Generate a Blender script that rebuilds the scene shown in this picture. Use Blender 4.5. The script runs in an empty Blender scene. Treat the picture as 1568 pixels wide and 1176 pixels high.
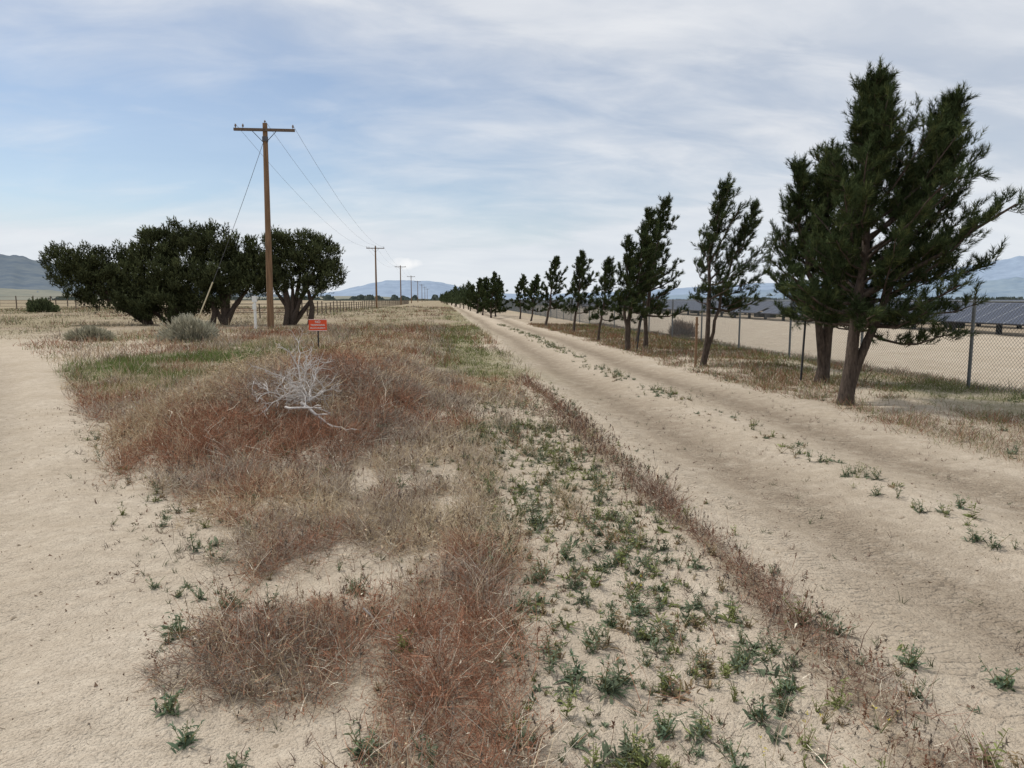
import bpy, math, numpy as np
from mathutils import Vector, Euler
rad = math.radians
RNG = np.random.default_rng(7)
sc = bpy.context.scene

# ------------------------------------------------------------------ helpers
def hsh(ix, iy, seed):
    ix = ix.astype(np.int64).astype(np.uint32); iy = iy.astype(np.int64).astype(np.uint32)
    h = ix*np.uint32(374761393) + iy*np.uint32(668265263) + np.uint32((seed*974634777+1234567) & 0xffffffff)
    h = (h ^ (h >> np.uint32(13)))*np.uint32(1274126177)
    h = h ^ (h >> np.uint32(16))
    return h.astype(np.float64)/4294967295.0
def vnoise(x, y, seed=0):
    x = np.asarray(x, float); y = np.asarray(y, float)
    ix = np.floor(x); iy = np.floor(y); fx = x-ix; fy = y-iy
    fx = fx*fx*(3-2*fx); fy = fy*fy*(3-2*fy)
    a = hsh(ix, iy, seed); b = hsh(ix+1, iy, seed); c = hsh(ix, iy+1, seed); d = hsh(ix+1, iy+1, seed)
    return a+(b-a)*fx+(c-a)*fy+(a-b-c+d)*fx*fy
def fbm(x, y, o=4, seed=0):
    s = 0; a = .5; t = 0
    for i in range(o):
        s = s+a*vnoise(x*2**i+i*17.3, y*2**i+i*5.1, seed+i); t += a; a *= .5
    return s/t
def ss(v, a, b):
    t = np.clip((np.asarray(v, float)-a)/(b-a), 0, 1); return t*t*(3-2*t)
def gau(v, c, w): return np.exp(-((v-c)/w)**2)
def unit(v): return v/np.maximum(np.linalg.norm(v, axis=-1, keepdims=True), 1e-9)

LY = [-5, 2.4, 5.25, 10, 18.2, 28, 40, 400]
LX = [1.5, -1.16, -2.64, -5.12, -9.9, -16.4, -30, -400]
def Lx(y): return np.interp(y, LY, LX)
def wob(y): return .10*np.sin(y*.23+1)+.05*np.sin(y*.71)

def Hf(x, y):
    x = np.asarray(x, float); y = np.asarray(y, float)
    xr = x-wob(y)*ss(y, 0, 8)
    near = 1-ss(np.hypot(x, y), 60, 160)
    h = -.05*gau(xr, 2.75, .42)-.05*gau(xr, 4.6, .42)+.035*gau(xr, 3.65, .3)+.05*gau(xr, 1.62, .28)+.03*gau(xr, 5.5, .35)
    s = x-Lx(y)
    inv = ss(s, .2, 1.6)*(1-ss(x, 1.0, 2.0))
    h = h+inv*(.24*gau(x, -1.9, 2.0)*ss(y, 5.5, 9.5)*(1-.55*ss(y, 15, 30)))
    h = h+.24*np.exp(-(((x+2.0)/1.5)**2+((y-10.5)/2.2)**2))
    onroad = gau(xr, 3.6, 1.4)
    h = h+(fbm(x*.9, y*.9, 3, 3)-.5)*.10*(1-.6*onroad)
    h = h+(fbm(x*4, y*4, 3, 9)-.5)*.030*(1-.4*onroad)
    h = h+(vnoise(x*14, y*14, 19)-.5)*.005*(1-.4*onroad)
    tl = -s
    h = h-.03*gau(tl, .75, .3)*ss(y, -2, 1)+.02*gau(tl, .1, .25)
    return h*near

XBY = [0, 2.1, 2.5, 3.2, 3.93, 5.0, 5.9, 6.3, 7]
XBX = [-.25, -.35, -1.15, -1.2, -1.1, -1.6, -2.3, -3.3, -9]
def brush_den(x, y):
    s = x-Lx(y)
    xb = np.interp(y, XBY, XBX)+.35*(fbm(x*1.5, y*1.5, 2, 31)-.5)
    m = ss(s, .1, .7)*ss(x-xb, -.1, .3)
    n = fbm(x*1.3, y*1.3, 3, 41)
    n2 = fbm(x*3.2, y*2.2, 3, 47); ns = fbm(x*4.2+.3*np.sin(y), y*.75, 3, 44)
    body = ss(.2*n+.35*n2+.45*ns, .41, .52)
    mat = np.exp(-(((x+.78)/.42)**2+((y-3.1)/.5)**2)**2)*ss(n2, .22, .42)
    gapc = 1-.9*gau(x, -.36, .07)*(1-ss(y, 2.8, 3.4))
    lowy = 1-ss(y, 2.5, 2.8)
    body = np.maximum(body*gapc, mat)*(1-lowy*(1-ss(x, -.35, -.2)))
    lift = ss(y, 5.3, 7.5)
    body = body*(1-lift)+(.25+.75*ss(.3*n+.3*n2+.4*ns, .37, .52))*lift
    xw = x+.10*np.sin(y*.9)
    edge = .38+.25*(n-.5)
    strip = ss(xw, edge-.1, edge+.2)*(1-ss(xw, 1.30, 1.5))
    stripfill = .06*ss(n2, .4, .6)+.5*ss(y, 6.5, 12)*ss(n, .35, .6)+.3*ss(y, 12, 20)
    l1 = 1.*gau(xw, .20, .15)*ss(n2, .28, .46); l0 = .9*gau(xw, -.12, .10)*ss(n2, .30, .48); l2 = .8*gau(xw, .88, .10)*ss(y, 3.8, 6.)
    body = np.maximum(body, np.maximum(l1, l0)*m)
    body = body*(1-strip)+np.maximum(stripfill, l2*ss(n2, .33, .55))*strip
    berm = 1.1*gau(x-wob(y)*ss(y, 0, 8), 1.62, .13+.035*np.sin(y))*(ss(n2, .20, .38))*(1-.4*ss(y, 9, 14))
    body = np.where(x > 1.35, np.maximum(berm, 0), body*1.0)
    return np.clip(m*body*(1-ss(x, 1.95, 2.15)), 0, 1)
def rv_den(x, y):
    n = fbm(x*.8, y*.5, 3, 61); n2 = fbm(x*2.5, y*2.5, 2, 63)
    return ss(x-wob(y), 5.2, 5.9)*(1-ss(x, 9.8, 10.4))*ss(.6*n+.4*n2, .34, .52)
def green_den(x, y):
    n = fbm(x*.5, y*.4, 3, 71)
    a = np.exp(-(((x+6.5)/4.0)**2+((y-17.5)/5.5)**2))*1.3*ss(x-Lx(y), .2, 1)
    b = gau(x, .9, 1.0)*ss(y, 8, 14)*1.1
    c = .6*np.exp(-(((x-8.6)/1.0)**2+((y-10.5)/3.)**2))+.25*ss(x, 6.8, 8.5)*(1-ss(x, 9.8, 10.2))*ss(y, 7, 12)
    d = .5*ss(y, 22, 40)*(1-ss(x, 1.8, 2.1))
    return np.clip((a+b+c+d)*ss(n, .3, .6), 0, 1)

# ------------------------------------------------------------------ materials
def mk(name):
    m = bpy.data.materials.new(name); m.use_nodes = True
    nt = m.node_tree; nt.nodes.clear(); out = nt.nodes.new('ShaderNodeOutputMaterial')
    return m, nt, out
def N(nt, typ, ins=None, **kw):
    n = nt.nodes.new(typ)
    for k, v in kw.items(): setattr(n, k, v)
    for k, v in (ins or {}).items():
        if isinstance(v, bpy.types.NodeSocket): nt.links.new(v, n.inputs[k])
        else: n.inputs[k].default_value = v
    return n
def mixc(nt, f, a, b, bt='MIX'):
    n = nt.nodes.new('ShaderNodeMix'); n.data_type = 'RGBA'; n.blend_type = bt
    for i, v in ((0, f), (6, a), (7, b)):
        if isinstance(v, bpy.types.NodeSocket): nt.links.new(v, n.inputs[i])
        else: n.inputs[i].default_value = v if i == 0 else (tuple(v)+(1,))[:4]
    return n.outputs[2]
def math_(nt, op, a, b=None, c=None):
    n = nt.nodes.new('ShaderNodeMath'); n.operation = op
    for i, v in enumerate((a, b, c)):
        if v is None: continue
        if isinstance(v, bpy.types.NodeSocket): nt.links.new(v, n.inputs[i])
        else: n.inputs[i].default_value = v
    return n.outputs[0]
def mrange(nt, v, a, b, c=0., d=1.):
    n = N(nt, 'ShaderNodeMapRange', {0: v, 1: a, 2: b, 3: c, 4: d}); return n.outputs[0]

def veg_mat(name, trans=0.):
    m, nt, out = mk(name)
    a = N(nt, 'ShaderNodeAttribute', attribute_name='Col')
    d = N(nt, 'ShaderNodeBsdfDiffuse', {'Color': a.outputs['Color']})
    if trans > 0:
        t = N(nt, 'ShaderNodeBsdfTranslucent', {'Color': a.outputs['Color']})
        mx = N(nt, 'ShaderNodeMixShader', {0: trans, 1: d.outputs[0], 2: t.outputs[0]})
        nt.links.new(mx.outputs[0], out.inputs[0])
    else: nt.links.new(d.outputs[0], out.inputs[0])
    return m
def simple_mat(name, col, rough=.8, metal=0., scale=8., var=.35, stretch=(1, 1, 1), bump=.3, spec=.3):
    m, nt, out = mk(name)
    tc = N(nt, 'ShaderNodeTexCoord')
    mp = N(nt, 'ShaderNodeMapping', {'Vector': tc.outputs['Object'], 'Scale': stretch})
    n = N(nt, 'ShaderNodeTexNoise', {'Vector': mp.outputs[0], 'Scale': scale, 'Detail': 5., 'Roughness': .65})
    f = mrange(nt, n.outputs[0], .3, .7)
    c = mixc(nt, f, [v*(1-var) for v in col], [v*(1+var) for v in col])
    ins = {'Base Color': c, 'Roughness': rough, 'Metallic': metal, 'Specular IOR Level': spec}
    if bump > 0: ins['Normal'] = N(nt, 'ShaderNodeBump', {'Height': n.outputs[0], 'Strength': bump, 'Distance': .02}).outputs[0]
    p = N(nt, 'ShaderNodeBsdfPrincipled', ins)
    nt.links.new(p.outputs[0], out.inputs[0]); return m

M_veg = veg_mat('dry_plant_matter')
M_leaf = veg_mat('green_leaf', .2)
M_needle = veg_mat('pine_needles')
M_bark = simple_mat('pine_bark', (.075, .055, .042), .95, scale=25, var=.6, stretch=(1, 1, .3), bump=1.)
M_wood = simple_mat('weathered_pole_wood', (.19, .115, .065), .85, scale=14, var=.5, stretch=(1, 1, .06), bump=.6)
M_arm = simple_mat('crossarm_wood', (.13, .095, .07), .85, scale=14, var=.4, bump=.5)
M_grey = simple_mat('old_fence_wood', (.13, .10, .075), .9, scale=10, var=.4)
M_steel = simple_mat('galvanised_steel', (.17, .18, .18), .5, .5, scale=30, var=.2, bump=0)
M_dark = simple_mat('dark_steel', (.04, .04, .042), .6, .3, scale=30, var=.2, bump=0)
M_wire = simple_mat('line_wire', (.10, .10, .11), .6, .2, bump=0)
M_white = simple_mat('white_plastic', (.75, .75, .72), .5, scale=20, var=.06, bump=.05)
M_guard = simple_mat('guy_guard', (.60, .54, .38), .5, scale=20, var=.1, bump=.05)
M_red = simple_mat('sign_red', (.75, .09, .03), .5, scale=20, var=.08, bump=.05)
M_porc = simple_mat('insulator_porcelain', (.18, .14, .12), .25, scale=20, var=.1, bump=0)
M_dead = simple_mat('bleached_wood', (.56, .52, .48), .8, scale=40, var=.3, bump=.3)

# ------------------------------------------------------------------ mesh builder
class MB:
    def __init__(s): s.v = []; s.f = []; s.m = []; s.c = []; s.n = 0; s.sm = []
    def add(s, V, F, mat=0, col=(1, 1, 1), smooth=False):
        V = np.asarray(V, float).reshape(-1, 3); F = np.asarray(F, np.int64)
        s.v.append(V); s.f.append(F+s.n); s.n += len(V)
        s.m.append(np.full(len(F), mat)); s.sm.append(np.full(len(F), smooth))
        C = np.asarray(col, float)
        if C.ndim == 1: C = np.tile(C[:3], (len(V), 1))
        s.c.append(C)
    def box(s, c, size, mat=0, rz=0., rx=0., ry=0.):
        a = np.array([[x, y, z] for x in (-.5, .5) for y in (-.5, .5) for z in (-.5, .5)])*np.array(size)
        R = np.array(Euler((rx, ry, rz)).to_matrix())
        s.add(a@R.T+np.array(c), [[0, 1, 3, 2], [4, 6, 7, 5], [0, 4, 5, 1], [2, 3, 7, 6], [0, 2, 6, 4], [1, 5, 7, 3]], mat)
    def tube(s, P, R, k=8, mat=0, smooth=True, cap=True, col=(1, 1, 1)):
        P = np.asarray(P, float); n = len(P); R = np.broadcast_to(np.asarray(R, float), (n,))
        T = unit(np.gradient(P, axis=0)); ref = np.array([0, 1, 0.]) if abs(T[0, 1]) < .8 else np.array([1., 0, 0])
        A = unit(np.cross(T, ref)); B = np.cross(T, A)
        a = np.linspace(0, 2*np.pi, k, endpoint=False)
        V = P[:, None]+R[:, None, None]*(A[:, None]*np.cos(a)[None, :, None]+B[:, None]*np.sin(a)[None, :, None])
        V = V.reshape(-1, 3); i = np.arange(n-1)[:, None]*k; j = np.arange(k)[None]; j2 = (j+1) % k
        F = np.stack([i+j, i+j2, i+k+j2, i+k+j], -1).reshape(-1, 4)
        s.add(V, F, mat, col, smooth)
        if cap and R[-1] > .004:
            V2 = np.vstack([V[-k:], P[-1:]]); s.add(V2, np.array([[q, (q+1) % k, k] for q in range(k)]), mat, col)
    def ribbons(s, P, W, C, mat=0, side=None):
        n, k, _ = P.shape
        if n == 0: return
        if side is None:
            T = P[:, -1]-P[:, 0]; side = unit(np.cross(T, RNG.normal(size=(n, 3))))
        W = np.broadcast_to(W, (n, k))[..., None]*.5
        V = np.stack([P-side[:, None]*W, P+side[:, None]*W], 2).reshape(n*k*2, 3)
        b = (np.arange(n)*k*2)[:, None]+(np.arange(k-1)*2)[None]
        F = np.stack([b, b+1, b+3, b+2], -1).reshape(-1, 4)
        s.add(V, F, mat, np.repeat(C, k*2, axis=0))
    def tris(s, A, B, C_, col, mat=0):
        n = len(A); V = np.stack([A, B, C_], 1).reshape(-1, 3)
        s.add(V, np.arange(n*3).reshape(n, 3), mat, np.repeat(col, 3, axis=0))
    def obj(s, name, mats, loc=(0, 0, 0)):
        me = bpy.data.meshes.new(name)
        V = np.concatenate(s.v)-np.array(loc)
        me.vertices.add(len(V)); me.vertices.foreach_set('co', V.astype(np.float32).ravel())
        L = np.concatenate([f.ravel() for f in s.f]); tot = np.concatenate([np.full(len(f), f.shape[1]) for f in s.f])
        me.loops.add(len(L)); me.loops.foreach_set('vertex_index', L.astype(np.int32))
        me.polygons.add(len(tot))
        me.polygons.foreach_set('loop_start', np.concatenate([[0], np.cumsum(tot)[:-1]]).astype(np.int32))
        me.polygons.foreach_set('loop_total', tot.astype(np.int32))
        for m in mats: me.materials.append(m)
        me.polygons.foreach_set('material_index', np.concatenate(s.m).astype(np.int32))
        me.polygons.foreach_set('use_smooth', np.concatenate(s.sm).astype(bool))
        C = np.concatenate(s.c); C4 = np.hstack([C, np.ones((len(C), 1))])
        at = me.attributes.new('Col', 'FLOAT_COLOR', 'POINT'); at.data.foreach_set('color', C4.astype(np.float32).ravel())
        me.update(calc_edges=True)
        o = bpy.data.objects.new(name, me); o.location = loc; sc.collection.objects.link(o); return o

# ------------------------------------------------------------------ ground
def axis(lo, hi, c0, c1, d, g):
    a = list(np.arange(c0, c1, d)); x = a[-1]; st = d
    while x < hi: st *= g; x += st; a.append(x)
    x = c0; st = d; b = []
    while x > lo: st *= g; x -= st; b.append(x)
    return np.array(b[::-1]+a)
xs = axis(-9000, 9000, -3.5, 6.5, .03, 1.035); ys = axis(-300, 12000, 1.6, 8.0, .03, 1.028)
X, Y = np.meshgrid(xs, ys); Z = Hf(X, Y); ny, nx = X.shape
xr = X-wob(Y)*ss(Y, 0, 8); sL = X-Lx(Y)
bd = brush_den(X, Y); rv = rv_den(X, Y); gd = green_den(X, Y)
litter_shade = np.clip(bd*.95+rv*.6, 0, 1)  # plant litter; its dark brown also paints the shade under the brush
farfield = ss(Y, 26, 45)*(1-ss(X, 1.4, 2.0))
litter_shade = np.maximum(litter_shade, farfield*.85)
litter_shade = np.where((X > 5.6) & (X < 9.7), np.maximum(litter_shade, .5*ss(Y, 20, 50)), litter_shade)
litter_shade = np.maximum(litter_shade, ss(X, 24, 27)*.75)
litter_shade = np.maximum(litter_shade, ss(Y, 230, 400)*.85)
leftfar = ss(Lx(Y)-X, 2.6, 4.5)
litter_shade = np.maximum(litter_shade, leftfar*.7*ss(Y, 12, 20))
roadm = (gau(xr, 2.78, .46)**.7+gau(xr, 4.62, .46)**.7)
ltrack = gau(-sL, 1.0, .55)
track = np.clip(roadm+.22*ltrack, 0, 1)*(1-ss(Y, 120, 260))
tread = np.clip(gau(xr, 2.75, .26)+gau(xr, 4.6, .26)+gau(xr, 2.2, .14)+gau(-sL, .8, .35)+.6*gau(-sL, 1.7, .2), 0, 1)
b = MB()
i = np.arange(ny-1)[:, None]*nx; j = np.arange(nx-1)[None]
F = np.stack([i+j, i+j+1, i+nx+j+1, i+nx+j], -1).reshape(-1, 4)
b.add(np.stack([X, Y, Z], -1).reshape(-1, 3), F, 0, np.stack([litter_shade, gd, track], -1).reshape(-1, 3), True)
m, nt, out = mk('desert_ground')
at = N(nt, 'ShaderNodeAttribute', attribute_name='Col'); sep = N(nt, 'ShaderNodeSeparateColor', {0: at.outputs['Color']})
at2 = N(nt, 'ShaderNodeAttribute', attribute_name='Tread')
tc = N(nt, 'ShaderNodeTexCoord'); O = tc.outputs['Object']
def noise(sc_, det=4., ro=.6, vec=None): return N(nt, 'ShaderNodeTexNoise', {'Vector': vec or O, 'Scale': sc_, 'Detail': det, 'Roughness': ro}).outputs[0]
n1 = noise(1.1); n2 = noise(9., 5., .7); n3 = noise(75., 3.); n5 = noise(4.5, 5., .7)
sand = mixc(nt, mrange(nt, n1, .3, .7), (.535, .445, .335), (.665, .57, .45))
sand = mixc(nt, mrange(nt, n2, .38, .68, 0, .6), sand, (.42, .34, .255))
sand = mixc(nt, mrange(nt, n3, .52, .72, 0, .7), sand, (.29, .235, .175))
tcol = mixc(nt, mrange(nt, n3, .4, .7), (.355, .285, .21), (.24, .19, .14))
sand = mixc(nt, math_(nt, 'MULTIPLY', sep.outputs[2], mrange(nt, n5, .28, .58, .45, 1.)), sand, tcol)
lit = mixc(nt, mrange(nt, noise(20., 5., .75), .38, .62), (.37, .285, .19), (.15, .105, .075))
lit = mixc(nt, mrange(nt, n1, .35, .65, 0, .6), lit, (.31, .25, .17))
grn = mixc(nt, mrange(nt, n2, .35, .65), (.13, .155, .06), (.26, .23, .12))
lf = math_(nt, 'MULTIPLY', sep.outputs[0], mrange(nt, n5, .3, .6, .4, 1.))
col = mixc(nt, lf, sand, lit)
col = mixc(nt, math_(nt, 'MULTIPLY', sep.outputs[1], mrange(nt, n5, .35, .6, .2, .85)), col, grn)
wv = N(nt, 'ShaderNodeTexWave', {'Vector': O, 'Scale': 6., 'Distortion': 7., 'Detail': 2., 'Detail Scale': 2.5}, bands_direction='Y').outputs[1]
hh = math_(nt, 'ADD', math_(nt, 'MULTIPLY', n2, 1.3), math_(nt, 'MULTIPLY', n3, .6))
hh = math_(nt, 'ADD', hh, math_(nt, 'MULTIPLY', math_(nt, 'MULTIPLY', wv, at2.outputs['Fac']), .45))
bp = N(nt, 'ShaderNodeBump', {'Height': hh, 'Strength': 1., 'Distance': .030})
p = N(nt, 'ShaderNodeBsdfDiffuse', {'Color': col, 'Normal': bp.outputs[0]})
nt.links.new(p.outputs[0], out.inputs[0])
g = b.obj('ground', [m])
ta = g.data.attributes.new('Tread', 'FLOAT', 'POINT'); ta.data.foreach_set('value', tread.astype(np.float32).ravel())

# ------------------------------------------------------------------ vegetation scatter
def scatter(n, x0, x1, y0, y1, den, ypow=1.):
    x = RNG.uniform(x0, x1, n); y = y0+(y1-y0)*RNG.random(n)**ypow
    k = RNG.random(n) < den(x, y); return x[k], y[k]
TAN = np.array([.60, .48, .32]); GRY = np.array([.39, .32, .255]); RED = np.array([.36, .185, .115]); DRK = np.array([.17, .115, .08]); STR = np.array([.74, .66, .52])
def drycol(x, y, n):
    a = fbm(x*1.3, y*.7, 3, 81); c = fbm(x*1.1+9, y*.8, 3, 85)
    r = RNG.random(n)
    w = a+RNG.normal(0, .09, n); w2 = c+RNG.normal(0, .09, n)
    C = np.where((w > .56)[:, None], RED, np.where((w2 > .47)[:, None], TAN, GRY))
    berm = (np.abs(x-1.62) < .35) & (RNG.random(n) < .8) & (y < 14); C = np.where(berm[:, None], np.array([.24, .145, .105]), C)
    C = np.where((r < .12)[:, None], DRK, C); C = np.where((r > .91)[:, None], STR, C)
    return C*RNG.uniform(.7, 1.3, (n, 1))
def twigs(mb, x, y, L, W, tilt, C, k=3, curl=.5, zoff=0., mat=0):
    n = len(x)
    az = RNG.uniform(0, 2*np.pi, n); ti = np.clip(RNG.normal(tilt[0], tilt[1], n), .02, 1.5)
    D = np.stack([np.sin(ti)*np.cos(az), np.sin(ti)*np.sin(az), np.cos(ti)], 1)
    D2 = D+RNG.normal(size=(n, 3))*curl; D2[:, 2] = np.abs(D2[:, 2])*.6+.05; D2 = unit(D2)
    P0 = np.stack([x, y, Hf(x, y)-.005+zoff], 1)
    t = np.linspace(0, 1, k)
    P = P0[:, None]+L[:, None, None]*(D[:, None]*(t*(1-t*.35))[None, :, None]+D2[:, None]*(t*t*.5)[None, :, None])
    w = W[:, None]*np.linspace(1, .35, k)[None]
    mb.ribbons(P, w, C, mat)
def chips(mb, x, y, z, s, C, mat=0):
    n = len(x); P = np.stack([x, y, z], 1); s = np.asarray(s)[:, None]
    mb.tris(P+RNG.normal(0, 1, (n, 3))*s*.5, P+RNG.normal(0, 1, (n, 3))*s*.5, P+RNG.normal(0, 1, (n, 3))*s, C, mat)

b = MB()
for (cnt, x0, x1, y0, y1) in ((100000, -4, 2.2, 1.7, 6.5), (120000, -7, 2.2, 6.5, 14)):
    x, y = scatter(cnt, x0, x1, y0, y1, lambda x, y: brush_den(x, y)**1.2)
    n = len(x); clump = fbm(x*5, y*4, 2, 91); big = fbm(x*.8, y*.8, 2, 93)
    mound = np.exp(-(((x+2.0)/1.8)**2+((y-10.)/2.6)**2)); berm = gau(x, 1.62, .4)
    L = (.03+.14*ss(clump, .35, .7)+.04*big)*RNG.uniform(.5, 1.3, n)*(1+1.0*mound-.15*berm)
    W = .0027*np.maximum(1, y/5)*RNG.uniform(.6, 1.5, n)
    C = drycol(x, y, n)
    twigs(b, x, y, L, W, (.9, .45), C, 3, .8, RNG.random(n)*.045*(1+1.4*mound-.2*berm))
    m2 = RNG.random(n) < .55; xx, yy = x[m2], y[m2]; k = len(xx)
    chips(b, xx, yy, Hf(xx, yy)+RNG.random(k)**1.3*(.03+.10*ss(clump[m2], .35, .7)*(1+mound[m2]*.8-.3*berm[m2])), .008*np.maximum(1, yy/6)*RNG.uniform(.5, 1.5, k), drycol(xx, yy, k))
x, y = scatter(34000, -7, 2.1, 2, 14, lambda x, y: brush_den(x, y)*ss(fbm(x*1.8, y*1.8, 3, 99), .42, .6)*(1-.8*gau(x, 1.62, .4)))
n = len(x)
twigs(b, x, y, RNG.uniform(.08, .28, n), .0024*np.maximum(1, y/5)*RNG.uniform(.7, 1.4, n), (.25, .2), (TAN*1.05)*RNG.uniform(.7, 1.25, (n, 1)), 3, .3)
def heads(x, y, hgt, C, wl):
    n = len(x); z = Hf(x, y); lean = RNG.normal(0, .25, (n, 2))*hgt[:, None]
    top = np.stack([x+lean[:, 0], y+lean[:, 1], z+hgt], 1); base = np.stack([x, y, z], 1)
    b.ribbons(np.stack([base, (base+top)/2+RNG.normal(0, .008, (n, 3)), top], 1), np.array([.0022, .002, .0018])*np.maximum(1, y/5)[:, None], C)
    m_ = 10
    T = np.repeat(top, m_, 0)-np.repeat(unit(top-base), m_, 0)*RNG.uniform(0, .05, (n*m_, 1)); dd = unit(RNG.normal(size=(n*m_, 3))+[0, 0, .7])*RNG.uniform(.008, .02, (n*m_, 1))
    s_ = unit(np.cross(dd, RNG.normal(size=(n*m_, 3))))*.0035*np.repeat(np.maximum(1, y/5), m_)[:, None]
    b.tris(T-s_, T+s_, T+dd, np.repeat(C*.75, m_, 0))
x, y = scatter(8000, -3.5, 2.1, 1.9, 10, lambda x, y: brush_den(x, y)*.4+1.*gau(x, 1.62, .17)+.05*(x-Lx(y) > .3))
heads(x, y, RNG.uniform(.04, .16, len(x)), np.where(RNG.random((len(x), 1)) < .4, RED*.8, GRY*.6)*RNG.uniform(.6, 1.1, (len(x), 1)), 1)
b.obj('dry_brush', [M_veg])

b = MB()
x, y = scatter(140000, -15, 2.2, 14, 42, lambda x, y: np.where(x < 1.95, (.25+.75*brush_den(x, y)), 0)*ss(x-Lx(y), .2, .8), 1.3)
n = len(x); cl = fbm(x*1.6, y*1.3, 3, 95)
W = .0026*y/5*RNG.uniform(.7, 1.5, n); L = (.05+.24*ss(cl, .42, .7))*RNG.uniform(.5, 1.3, n)
Cc = drycol(x*.6, y*.5, n)*.90; gsel = RNG.random(n) < green_den(x, y)*.9
Cc = np.where(gsel[:, None], np.array([.17, .195, .07])*RNG.uniform(.6, 1.4, (n, 1)), Cc)
twigs(b, x, y, np.where(gsel, L*.7, L), W, (.5, .4), Cc, 3, .5)
x, y = scatter(100000, -75, 2.0, 30, 150, lambda x, y: ss(fbm(x*.3, y*.2, 3, 97), .3, .55)*np.where(x < 1.8, 1, 0), 1.5)
n = len(x); W = .013*(y/30)*RNG.uniform(.7, 1.6, n); L = (.06+.30*ss(fbm(x*.7, y*.4, 3, 98), .45, .7))*RNG.uniform(.5, 1.3, n)
gs = RNG.random(n) < .5*ss(fbm(x*.08, y*.05, 2, 96), .3, .55)
Cc = np.where(gs[:, None], np.array([.15, .17, .07]), drycol(x*.3, y*.2, n)*.75)*RNG.uniform(.75, 1.25, (n, 1))
twigs(b, x, y, L, W, (.6, .4), Cc, 2, .4)
x, y = scatter(60000, -32, -8, 14, 40, lambda x, y: ss(Lx(y)-x, 2.4, 3.6)*ss(fbm(x*.6, y*.5, 3, 33), .35, .55), 1.)
n = len(x); twigs(b, x, y, RNG.uniform(.05, .2, n), .0026*y/5*RNG.uniform(.7, 1.4, n), (.6, .4), np.where(RNG.random((n, 1)) < .45, np.array([.15, .16, .07]), drycol(x*.5, y*.5, n)*.72), 2, .4)
b.obj('dry_grass_field', [M_veg])

b = MB()
x, y = scatter(140000, 5.2, 10.2, 4, 45, lambda x, y: rv_den(x, y)*.9+.12*ss(x, 5.6, 6), 1.4)
n = len(x); W = .0026*np.maximum(1, y/5)*RNG.uniform(.7, 1.4, n); L = RNG.uniform(.03, .12, n)*(1+.8*ss(fbm(x*2, y*2, 2, 12), .5, .7))
gs = RNG.random(n) < np.clip(green_den(x, y)*1.4+.28, 0, 1)
Cc = np.where(gs[:, None], np.array([.15, .17, .065])*RNG.uniform(.6, 1.4, (n, 1)), np.where((RNG.random(n) < .4)[:, None], RED*.75, drycol(x, y, n)*.75))
twigs(b, x, y, L, W, (.6, .4), Cc, 3, .5)
x, y = scatter(26000, 5.2, 9.6, 45, 200, lambda x, y: rv_den(x*.4, y*.3), 1.6)
n = len(x); twigs(b, x, y, RNG.uniform(.05, .2, n), .011*y/30*RNG.uniform(.7, 1.4, n), (.6, .4), np.where(RNG.random((n, 1)) < .4, np.array([.15, .18, .065]), TAN*.7)*RNG.uniform(.7, 1.3, (n, 1)), 2, .4)
b.obj('verge_grass', [M_veg])

b = MB()
x, y = scatter(150000, -14, -1.6, 10, 30, lambda x, y: green_den(x, y)*(x-Lx(y) > .3)*ss(fbm(x*1.2, y*1.2, 2, 14), .30, .55))
n = len(x)
twigs(b, x, y, RNG.uniform(.05, .22, n), .0024*y/5*RNG.uniform(.7, 1.4, n), (.3, .25), np.where(RNG.random((n, 1)) < .2, TAN*.7, np.array([.145, .20, .06]))*RNG.uniform(.6, 1.4, (n, 1)), 3, .3, mat=0)
b.obj('green_grass', [M_leaf])

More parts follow.
